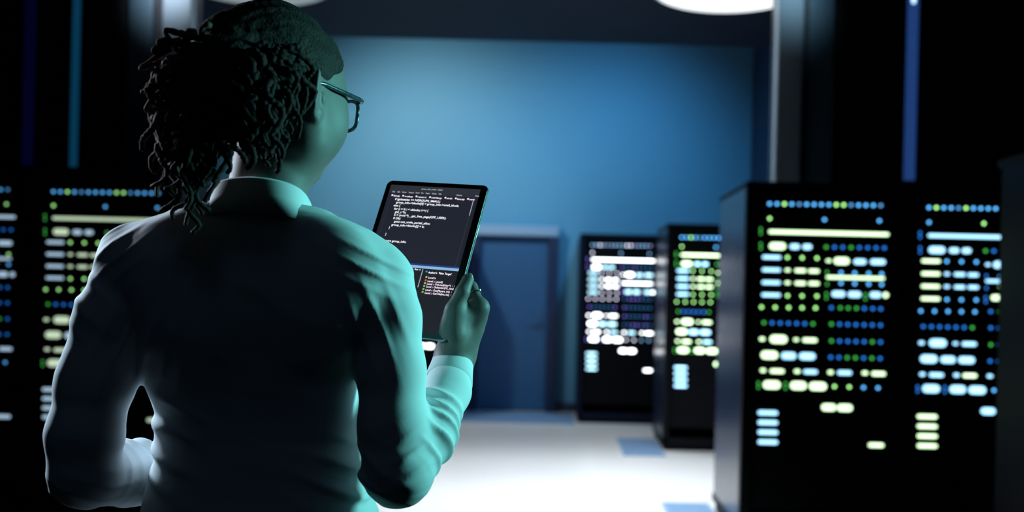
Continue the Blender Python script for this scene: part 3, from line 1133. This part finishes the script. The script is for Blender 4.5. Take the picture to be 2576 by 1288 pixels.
def cuff(a, b, ra, rb, name='cuff'):
    a, b = np.asarray(a), np.asarray(b)
    d = (b - a) / np.linalg.norm(b - a)
    u = np.cross(d, (0.2, 0.9, 0.1)); u /= np.linalg.norm(u)
    w = np.cross(d, u)
    L = np.linalg.norm(b - a)
    pr = [(0.0, ra - 0.003), (0.0, ra), (L * 0.06, ra + 0.002), (L * 0.5, (ra + rb) / 2 + 0.001), (L * 0.94, rb + 0.0012), (L, rb), (L, rb - 0.003), (L * 0.9, rb - 0.0035), (L * 0.4, rb - 0.003)]
    V, Q = [], []
    n, m = 40, len(pr)
    for i in range(n):
        ph = 2 * math.pi * i / n
        for t, r_ in pr:
            rr = r_ * (1 + 0.02 * math.sin(3 * ph + 1))
            V.append(a + d * t + (u * math.cos(ph) + w * math.sin(ph)) * rr)
    for i in range(n):
        for j in range(m):
            k = (j + 1) % m
            i2 = (i + 1) % n
            Q.append((i * m + j, i2 * m + j, i2 * m + k, i * m + k))
    return under_person(name, fast_mesh(name, V, Q), M['shirt'], shirt)


cuff(W(1128, 965, 1.497), W(1145, 890, 1.544), 0.0335, 0.0285)
cuff(LF[2] + (LF[3] - LF[2]) * 0.55, LF[3] + (LF[4] - LF[3]) * 0.5, 0.0330, 0.0285)

# ---- hair: close cap, tied mass and locks
Hv = Vol(np.arange(-0.60, -0.26, 0.0022), np.arange(1.14, 1.52, 0.0022), np.arange(1.48, 1.76, 0.0022))
cap = ell(H(0, -0.008, 0.022), (0.072, 0.092, 0.092), HR)
face_ = ell(H(0, 0.040, -0.026), (0.062, 0.055, 0.074), HR)
fore = ell(H(0, 0.050, 0.030), (0.062, 0.044, 0.058), HR)


def capfn(x, y, z):
    d = smin(smin(cap[0](x, y, z), face_[0](x, y, z), 0.035), fore[0](x, y, z), 0.025)
    p = (x - HC[0], y - HC[1], z - HC[2])
    lx = p[0] * rt2[0] + p[1] * rt2[1] + p[2] * rt2[2]
    ly = p[0] * fw2[0] + p[1] * fw2[1] + p[2] * fw2[2]
    lz = p[0] * up3[0] + p[1] * up3[1] + p[2] * up3[2]
    line = np.where(ly > 0, 0.011 + 0.66 * ly, 0.011 + 1.35 * ly)
    line = line + 0.0015 * np.sin(lx * 160) + 0.0012 * np.sin(ly * 230)
    cut = (line - lz) * 0.75
    u_ = np.clip((lz - line) / 0.045, 0, 1)
    d = d - 0.0006 - 0.0062 * u_ * (2 - u_)
    ang = np.arctan2(lz - 0.02, lx)
    d = d - 0.0014 * (0.5 + 0.5 * np.sin(ang * 17 + 2.5 * np.sin(ly * 34 + 2 * ang) + 1.3 * np.sin(lx * 70))) - 0.0007 * np.sin(ly * 330 + 9 * np.sin(lx * 60)) * np.sin(lz * 310 + 7 * np.sin(ly * 50))
    return -smin(-d, -cut, 0.002)


Hv.add(capfn, cap[1] - 0.01, cap[2] + 0.01, k=0.0)
KN = W(585, 165, 1.268)                                   # where the locks are tied
Hv.add(*cone(H(-0.01, -0.085, 0.035), KN, 0.040, 0.030), k=0.03)
Hv.add(*ell(W(550, 235, 1.262), (0.058, 0.040, 0.062)), k=0.03)
Hv.displace(lambda x, y, z: 0.0012 * np.sin(x * 260 + 2 * np.sin(z * 120)) * np.sin(z * 150 + 2 * np.sin(x * 90)) * np.clip((1.31 - y) / 0.03, 0, 1), (-0.6, 1.14, 1.48), (-0.3, 1.33, 1.72))
hair = under_person('hair', Hv.mesh('hair'), M['hair'])


def lock(p0, p1, p2, p3, seed, amp=0.008, wl=0.050, r0=0.0038, m=None):
    r = random.Random(seed)
    n = 110
    t = np.linspace(0, 1, n)[:, None]
    P = (1 - t) ** 3 * p0 + 3 * (1 - t) ** 2 * t * p1 + 3 * (1 - t) * t ** 2 * p2 + t ** 3 * p3
    s = np.concatenate([[0], np.cumsum(np.linalg.norm(np.diff(P, axis=0), axis=1))])
    ramp = np.clip(s / 0.05, 0.15, 1)
    f1, f2 = r.uniform(0, 6.28), r.uniform(0, 6.28)
    wl = wl * r.uniform(0.8, 1.35)
    a = amp * r.uniform(0.6, 1.3)
    wob = np.stack([np.sin(2 * math.pi * s / wl + f1 + 0.8 * np.sin(s * 47 + f2)), 0.8 * np.cos(2 * math.pi * s / (wl * 1.13) + f2), 0.55 * np.sin(2 * math.pi * s / (wl * 0.9) + f1 * 2)], 1)
    P = P + wob * (a * ramp)[:, None]
    rad = r0 * r.uniform(0.85, 1.2) * (1 + 0.12 * np.sin(s * 900 + f1)) * np.clip(1.25 - 0.55 * t[:, 0] ** 3, 0.6, 1.1)
    V, Fq = tube_data(P, rad, 7)
    me = bpy.data.meshes.new('dreadlock')
    me.from_pydata([tuple(v) for v in V], [], [tuple(dict.fromkeys(f)) for f in Fq])
    for p in me.polygons:
        p.use_smooth = True
    return under_person('dreadlock', me, m or M['lock'], hair)


def fall(ex, ey, Y, lift, seed, rim_lit=False, amp=0.007):
    r = random.Random(seed)
    p0 = KN + np.array([r.uniform(-0.03, 0.02), r.uniform(-0.01, 0.02), r.uniform(-0.02, 0.02)])
    e = W(ex, ey, Y)
    m1 = W(575 + (ex - 575) * 1.05, lift, (1.25 + Y) / 2 - 0.03)
    p2 = np.array([e[0] * 0.8 + m1[0] * 0.2 + r.uniform(-0.01, 0.01), e[1], max(e[2] + 0.06, (e[2] + m1[2]) / 2)])
    return lock(p0, m1, p2, e, seed, amp, m=M['lock_rim'] if rim_lit else M['lock'])


# left curtain of long locks
for i, (ex, ey, lift) in enumerate([(372, 385, 130), (383, 345, 110), (392, 430, 120), (402, 470, 150), (410, 500, 110), (428, 530, 130), (440, 505, 90), (455, 560, 130), (478, 575, 120), (488, 592, 140),
                                    (470, 520, 150), (500, 545, 160), (515, 520, 130), (420, 440, 170), (445, 460, 180), (495, 480, 170), (520, 470, 150), (540, 455, 180), (530, 500, 170), (556, 450, 190),
                                    (405, 380, 90), (430, 400, 100), (460, 430, 110), (390, 300, 120), (480, 440, 200), (415, 350, 140)]):
    fall(ex, ey, 1.235 + 0.05 * ((i * 7) % 10) / 10, lift, 100 + i, rim_lit=ex < 450, amp=0.0085)
# shorter locks across the nape
for i in range(24):
    r_ = random.Random(300 + i)
    fall(500 + i * 8.5 + r_.uniform(-6, 6), 350 + 60 * r_.random() + (20 if i % 4 == 0 else 0), 1.215 + 0.06 * r_.random(), 150 + 80 * r_.random(), 300 + i)
# locks spread over the right side of the head towards the ear
for i, (ex, ey, lift) in enumerate([(745, 205, 100), (768, 296, 110), (752, 280, 140), (735, 300, 130), (770, 262, 95), (722, 330, 150), (745, 345, 170), (705, 360, 170), (690, 395, 180), (716, 385, 200),
                                    (672, 425, 200), (660, 385, 190), (694, 435, 210), (735, 240, 150), (700, 250, 120), (690, 300, 140), (660, 330, 160), (640, 400, 180), (725, 270, 100), (650, 280, 110), (680, 220, 90),
                                    (640, 350, 150), (755, 320, 130)]):
    fall(ex, ey, 1.265 + 0.035 * (ex - 640) / 130 + 0.012 * (i % 3), lift, 500 + i, amp=0.006)
for i in range(18):                                     # locks lying over the tied mass
    r_ = random.Random(900 + i)
    fall(600 + 6.5 * i + r_.uniform(-20, 20), 230 + 130 * r_.random(), 1.225 + 0.0022 * i, 60 + 90 * r_.random(), 900 + i, amp=0.006)
# small loops standing off the crown side
for i, (xa, ya, xb, yb, xc, yc) in enumerate([(500, 60, 440, 60, 425, 135), (480, 90, 400, 70, 400, 150), (470, 120, 372, 100, 385, 175), (460, 140, 350, 130, 400, 200),
                                              (490, 80, 470, 50, 455, 120), (450, 150, 360, 170, 380, 260), (440, 170, 375, 190, 395, 290), (520, 60, 500, 30, 480, 100)]):
    p0 = KN + np.array([-0.025, 0.0, 0.008 * (i % 3)])
    lock(p0, W(xa, ya, 1.25), W(xb, yb, 1.255), W(xc, yc, 1.25), 700 + i, amp=0.0095, wl=0.032, r0=0.0033, m=M['lock_rim'])

# ------------------------------------------------------------------ eyeglasses
gl = empty('eyeglasses', tuple(H(0, 0.095, 0.0)))
tag(gl, 'dark patterned eyeglasses worn on the face turned to the right', 'glasses')


def gp(x, y, z):
    return H(x, y, z) - np.array(gl.location)


for s in (-1, 1):
    rim = []
    for i in range(41):
        a = 2 * math.pi * i / 40
        e = 4.0
        cx_, sx2 = math.cos(a), math.sin(a)
        q = (abs(cx_) ** e + abs(sx2) ** e) ** (-1 / e)
        x_, z_ = 0.0275 * q * cx_, 0.0215 * q * sx2
        rim.append(gp(s * (0.037 + x_), 0.110 - 0.18 * abs(x_ + 0.037) + 0.0, z_ - 0.004))
    tube_obj('rim', rim, 0.0026, M['frame'], gl, 8)
    pts = [gp(s * 0.063, 0.098, 0.014), gp(s * 0.0735, 0.092, 0.014), gp(s * 0.0765, 0.082, 0.0135), gp(s * 0.0775, 0.045, 0.013), gp(s * 0.0785, 0.005, 0.012), gp(s * 0.0785, -0.022, 0.008), gp(s * 0.078, -0.036, -0.012)]
    tube_obj('temple', pts, [0.0028, 0.0036, 0.0034, 0.003, 0.0028, 0.0026, 0.0024], M['frame'], gl, 8)
    me = bpy.data.meshes.new('lens')
    vs, fs = [tuple(gp(s * 0.037, 0.1035, -0.004))], []
    for i in range(40):
        c0 = rim[i]
        vs.append(tuple(c0))
    for i in range(40):
        fs.append((0, 1 + i, 1 + (i + 1) % 40))
    me.from_pydata(vs, [], fs)
    lm = M.get('lens')
    if lm is None:
        lm = M['lens'] = bpy.data.materials.new('lens_glass')
        lm.use_nodes = True
        nt = lm.node_tree
        nt.nodes.clear()
        out = nt.nodes.new('ShaderNodeOutputMaterial')
        tr = nt.nodes.new('ShaderNodeBsdfTransparent')
        gs = nt.nodes.new('ShaderNodeBsdfGlossy')
        gs.inputs['Roughness'].default_value = 0.02
        mixn = nt.nodes.new('ShaderNodeMixShader')
        mixn.inputs[0].default_value = 0.05
        nt.links.new(tr.outputs[0], mixn.inputs[1])
        nt.links.new(gs.outputs[0], mixn.inputs[2])
        nt.links.new(mixn.outputs[0], out.inputs[0])
    link('lens', me, lm, gl)
tube_obj('bridge', [gp(-0.011, 0.1045, 0.004), gp(0, 0.1125, 0.007), gp(0.011, 0.1045, 0.004)], 0.0024, M['frame'], gl, 8)

# ------------------------------------------------------------------ ring on the index finger
ra_, rb_ = FG[0][0][0], FG[0][0][1]
rc = ra_ + (rb_ - ra_) * 0.62
rd = (rb_ - ra_) / np.linalg.norm(rb_ - ra_)
ring = empty('finger_ring', tuple(rc))
tag(ring, 'tiny metal ring on the index finger of the hand holding the tablet', 'ring')
u = np.cross(rd, (1, 0, 0)); u /= np.linalg.norm(u)
w_ = np.cross(rd, u)
tube_obj('band', [(u * math.cos(a) + w_ * math.sin(a)) * 0.0100 for a in np.linspace(0, 2 * math.pi, 33)], 0.0009, M['gold'], ring, 6)
bm = bmesh.new()
bmesh.ops.create_icosphere(bm, subdivisions=1, radius=0.0016)
g0 = np.array([0.75, -0.6, 0.25]); g0 -= rd * (g0 @ rd); g0 /= np.linalg.norm(g0)
for v in bm.verts:
    v.co += Vector(g0 * 0.0118)
bm_obj('stone', bm, M['gold'], ring)

# ------------------------------------------------------------------ tablet
tabm = Matrix(((TX[0], TY[0], TN[0], TC[0]), (TX[1], TY[1], TN[1], TC[1]), (TX[2], TY[2], TN[2], TC[2]), (0, 0, 0, 1)))
tablet = empty('tablet', (0, 0, 0))
tablet.matrix_world = tabm
tag(tablet, "dark tablet showing lines of code, held up in the person's right hand", 'tablet')


def rounded_slab(name, w, h, r, z0, z1, m, parent, seg=8, bev=0.0):
    pts = []
    for cx_, cy_, a0 in ((w / 2 - r, h / 2 - r, 0), (-w / 2 + r, h / 2 - r, 90), (-w / 2 + r, -h / 2 + r, 180), (w / 2 - r, -h / 2 + r, 270)):
        for i in range(seg + 1):
            a = math.radians(a0 + 90 * i / seg)
            pts.append((cx_ + r * math.cos(a), cy_ + r * math.sin(a)))
    bm = bmesh.new()
    lv = [(z0, bev), (z0 + bev, 0), (z1 - bev, 0), (z1, bev)] if bev else [(z0, 0), (z1, 0)]
    rings = []
    for z, ins in lv:
        k = 1 - 2 * ins / w
        k2 = 1 - 2 * ins / h
        rings.append([bm.verts.new((x * k, y * k2, z)) for x, y in pts])
    n = len(pts)
    for a, b in zip(rings, rings[1:]):
        for i in range(n):
            j = (i + 1) % n
            bm.faces.new((a[i], a[j], b[j], b[i]))
    bm.faces.new(rings[0][::-1])
    bm.faces.new(rings[-1])
    return bm_obj(name, bm, m, parent)


rounded_slab('case', TWd, THt, 0.010, -TT / 2, TT / 2 - 0.0006, M['tablet'], tablet, bev=0.0012)
rounded_slab('glass', TWd - 0.0016, THt - 0.0016, 0.0095, TT / 2 - 0.0006, TT / 2, M['bezel'], tablet)
ZS = TT / 2
sx0, sx1 = -TWd / 2 + 0.0085, TWd / 2 - 0.0120
sy0, sy1 = -THt / 2 + 0.0085, THt / 2 - 0.0085


def panel(name, x0, x1, y0, y1, lift, m, parent):
    bm = bmesh.new()
    box(bm, (x0, y0, ZS + lift - 0.00008), (x1, y1, ZS + lift))
    return bm_obj(name, bm, m, parent)


screen = panel('screen', sx0, sx1, sy0, sy1, 0.0001, M['screen'], tablet)


def zt_(zx, zy):
    return tabl(940 + zx * 300 / 1288, 450 + zy * 300 / 1288)


_, tbar = zt_(600, 172)
_, tmenu = zt_(300, 205)
panel('toolbar', sx0, sx1, tbar + 0.0, sy1, 0.0002, M['screen_bar'], screen)
_, st0 = zt_(600, 945)
_, st1 = zt_(600, 966)
_, st2 = zt_(600, 928)
panel('status_bar', sx0, sx1, st0 - 0.0044, st0, 0.0002, M['status'], screen)
panel('divider', sx0, sx1, st0, st0 + 0.0028, 0.0002, M['status_navy'], screen)
panel('lower_panel', sx0, sx1, sy0, st0 - 0.0044, 0.0002, M['screen_panel'], screen)
a0, _ = zt_(1115, 240)
panel('scroll_track', sx1 - 0.0075, sx1 - 0.0060, st0 + 0.003, tbar - 0.001, 0.0002, M['screen_bar'], screen)
_, sc0 = zt_(1075, 400)
panel('scroll_thumb', sx1 - 0.0073, sx1 - 0.0062, sc0, tbar - 0.006, 0.0003, M['text_dim'], screen)
pd, _ = zt_(505, 1060)
panel('panel_divider', pd, pd + 0.0012, st0 - 0.036, st0 - 0.0056, 0.0003, M['text_dim'], screen)
panel('gutter', sx0 + 0.0055, sx0 + 0.0062, st0 + 0.003, tbar - 0.001, 0.0002, M['screen_bar'], screen)


def text(name, body, x, y, size, m, sx=1.0, bold=0.00006, width=None):
    cu = bpy.data.curves.new(name, 'FONT')
    cu.body = body
    cu.size = size
    cu.offset = bold
    cu.extrude = 0.00004
    o = bpy.data.objects.new(name, cu)
    me = bpy.data.meshes.new_from_object(o)
    bpy.data.objects.remove(o)
    if width:
        xs_ = [v.co.x for v in me.vertices]
        sx = width / max(1e-6, max(xs_))
    for v in me.vertices:
        v.co = Vector((x + v.co.x * sx, y + v.co.y, ZS + 0.0005 + v.co.z))
    me.materials.clear()
    return link(name, me, m, screen)


CODE = [("if (gidsetsize <= NGROUPS_SMALL)", 232, 222, 720), ("group_info->blocks[0] = group_info->small_block;", 245, 256, 922), ("else {", 217, 290, 288),
        ("for (i = 0; i < nblocks; i++) {", 222, 326, 592), ("gid_t *b;", 232, 360, 350), ("b = (void *)__get_free_page(GFP_USER);", 222, 393, 785),
        ("if (!b)", 212, 427, 290), ("goto out_undo_partial_alloc;", 222, 463, 612), ("group_info->blocks[i] = b;", 194, 498, 548),
        ("}", 165, 530, 180), ("}", 127, 600, 143), ("return group_info;", 105, 668, 352)]
for bdy, x0, y0, x1 in CODE:
    slope = 0.048
    a, b = zt_(x0, y0)
    a2, b2 = zt_(x1, y0 + (x1 - x0) * slope)
    text('code_text', bdy, a, b - 0.0012, 0.0050, M['text'], width=a2 - a if len(bdy) > 2 else None, bold=0.00009)
for bdy, x0, x1, y0 in (("File", 203, 232, 140), ("Edit", 258, 288, 142), ("Source", 308, 356, 145), ("Sample", 380, 436, 149), ("Search", 454, 498, 152), ("Run", 514, 540, 155), ("Project", 562, 608, 158), ("Window", 630, 682, 162), ("Help", 702, 734, 165), ("Share", 895, 955, 178), ("Reset", 1100, 1140, 186)):
    a, b = zt_(x0, y0)
    a2, _ = zt_(x1, y0)
    text('menu_text', bdy, a, b - 0.001, 0.0036, M['text_dim'], width=a2 - a)
for bdy, x0, x1, y0 in (("blog.cpp", 195, 285, 183), ("eventloop", 312, 426, 190), ("resource.h", 455, 572, 197), ("renderlist.cpp", 602, 738, 205), ("sched.h", 768, 850, 212), ("linux.cpp", 880, 984, 219), ("search", 1012, 1092, 224)):
    a, b = zt_(x0 + 22, y0)
    a2, _ = zt_(x1, y0)
    text('tab_text', bdy, a, b - 0.0012, 0.0040, M['text_pink'], width=a2 - a, bold=0.00012)
    a, b = zt_(x0 + 8, y0 - 6)
    panel('tab_icon', a - 0.0014, a + 0.0014, b - 0.0012, b + 0.0014, 0.0005, M['text_pink'], screen)
for bdy, x0, x1, y0, m in (("Author's  'Fake Target'", 592, 850, 1012, 'text'), ("Level1x", 590, 676, 1068, 'text_pink'), ("Level :: Level()", 582, 752, 1105, 'text_pink'), ("Level :: OnLoad(char*)  :  :", 575, 885, 1135, 'text_pink'),
                           ("Level :: OnRender(GL_size)", 567, 872, 1165, 'text_pink'), ("Level :: Get(Players, int)  :", 560, 850, 1200, 'text_pink'), ("Level :: GetTile(int, int)  :", 552, 845, 1232, 'text_pink')):
    a, b = zt_(x0, y0)
    a2, _ = zt_(x1, y0)
    text('panel_text', bdy, a, b - 0.0014, 0.0044, M[m], width=a2 - a, bold=0.00010)
for i, (x0, y0, m) in enumerate(((572, 1002, 'icon_blue'), (570, 1062, 'icon_yellow'), (563, 1096, 'icon_red'), (555, 1127, 'icon_yellow'), (547, 1157, 'icon_green'), (538, 1190, 'icon_green'), (530, 1222, 'icon_green'))):
    a, b = zt_(x0, y0)
    panel('list_icon', a - 0.0014, a + 0.0014, b - 0.0014, b + 0.0014, 0.0005, M[m], screen)
a, b = zt_(398, 975)
text('panel_text', "File  Run  x", a, b - 0.001, 0.0036, M['text'], bold=0.0001)
a, b = zt_(520, 110)
text('title_text', "group_info_sched - editor", a, b - 0.001, 0.0034, M['text_dim'])
# side buttons on the right edge
bm = bmesh.new()
box(bm, (TWd / 2 - 0.0002, 0.040, -0.0012), (TWd / 2 + 0.0006, 0.062, 0.0012), 0.0003)
bm_obj('side_button', bm, M['tablet'], tablet)

# ------------------------------------------------------------------ lights
def aim(o, target):
    d = Vector(target) - o.location
    o.rotation_euler = d.to_track_quat('-Z', 'Y').to_euler()


def spot(name, loc, target, power, color, angle, blend=1.0, size=0.05):
    l = bpy.data.lights.new(name, 'SPOT')
    l.energy = power
    l.color = color
    l.spot_size = math.radians(angle)
    l.spot_blend = blend
    l.shadow_soft_size = size
    o = bpy.data.objects.new(name, l)
    C.objects.link(o)
    o.location = loc
    aim(o, target)
    return o


def area(name, loc, target, power, color, sx, sy, spread=120):
    l = bpy.data.lights.new(name, 'AREA')
    l.shape = 'RECTANGLE'
    l.size, l.size_y = sx, sy
    l.energy = power
    l.color = color
    l.spread = math.radians(spread)
    o = bpy.data.objects.new(name, l)
    C.objects.link(o)
    o.location = loc
    aim(o, target)
    return o


area('added_aisle_light', (-0.1, 6.6, ZL - 0.03), (-0.1, 6.6, 0), 38, (0.93, 0.97, 1.0), 0.95, 0.95, 76)  # unseen light without a fitting, added to whiten the aisle floor
spot('added_bay_light', (-0.1, 9.75, 4.80), (-0.1, 9.45, 0), 330, (0.90, 0.96, 1.0), 58, 0.8, 0.2)  # unseen light added to whiten the floor towards the back wall
area('added_rear_fill', (-0.4, -0.2, 3.5), (-0.4, 1.3, 1.6), 0.30, (0.35, 0.62, 1.0), 0.8, 0.8, 100)  # dim unseen fill added to lift the dark back of the shirt
spot('added_hair_light', (-2.0, 2.25, 2.05), (-0.47, 1.27, 1.56), 75, (0.80, 0.86, 1.0), 17, 0.8, 0.06)  # unseen light added to edge the left locks
# wall washers hidden in the rear bay behind the ceiling step
spot('wall_washer', (-1.9, 9.36, 3.88), (-1.5, YB, 2.35), 225, (0.85, 0.95, 0.90), 100, 1.0, 0.08)
spot('wall_washer', (0.8, 9.36, 3.88), (0.4, YB, 2.3), 135, (0.20, 0.62, 1.0), 100, 1.0, 0.08)
# unseen spots added to brighten the tops of the pale columns
spot('added_column_spot', (1.62, 6.7, 3.60), (1.60, YP - 0.1, 3.45), 9, (0.55, 0.84, 1.0), 75, 1.0, 0.03)
spot('added_column_spot', (-2.72, 6.7, 3.60), (-2.72, YP - 0.1, 3.45), 36, (0.85, 0.92, 1.0), 75, 1.0, 0.03)
# added off-frame lights: teal key at the person's right, rim ahead on the left
spot('added_key_light', (1.75, 2.02, 1.80), (-0.27, 1.40, 1.40), 250, (0.23, 0.93, 0.90), 26, 0.35, 0.22)
spot('added_rim_light', (-2.1, 2.55, 1.98), (-0.55, 1.42, 1.10), 340, (0.62, 0.82, 1.0), 27, 0.9, 0.08)

# ------------------------------------------------------------------ world, camera, view
wd = bpy.data.worlds.new('World')
S.world = wd
wd.use_nodes = True
bg = wd.node_tree.nodes['Background']
bg.inputs['Color'].default_value = (0.25, 0.5, 0.9, 1)
bg.inputs['Strength'].default_value = 0.022

cd = bpy.data.cameras.new('camera')
cam = bpy.data.objects.new('camera', cd)
C.objects.link(cam)
cd.sensor_fit = 'HORIZONTAL'
cd.sensor_width = 36.0
cd.lens = F / 2576 * 36
cd.shift_x = -(VX - 1288) / 2576
cd.shift_y = (VY - 644) / 2576
cd.clip_start = 0.05
cam.matrix_world = Matrix.Translation((0, 0, CZ)) @ Matrix.Rotation(math.pi / 2, 4, 'X') @ Matrix.Rotation(TH, 4, 'Z')
cd.dof.use_dof = True
cd.dof.focus_distance = 1.46
cd.dof.aperture_fstop = 3.1
cd.dof.aperture_blades = 0
S.camera = cam

S.view_settings.view_transform = 'Standard'
S.view_settings.look = 'None'
S.view_settings.exposure = 0.0
S.view_settings.gamma = 1.0
S.view_settings.use_curve_mapping = False
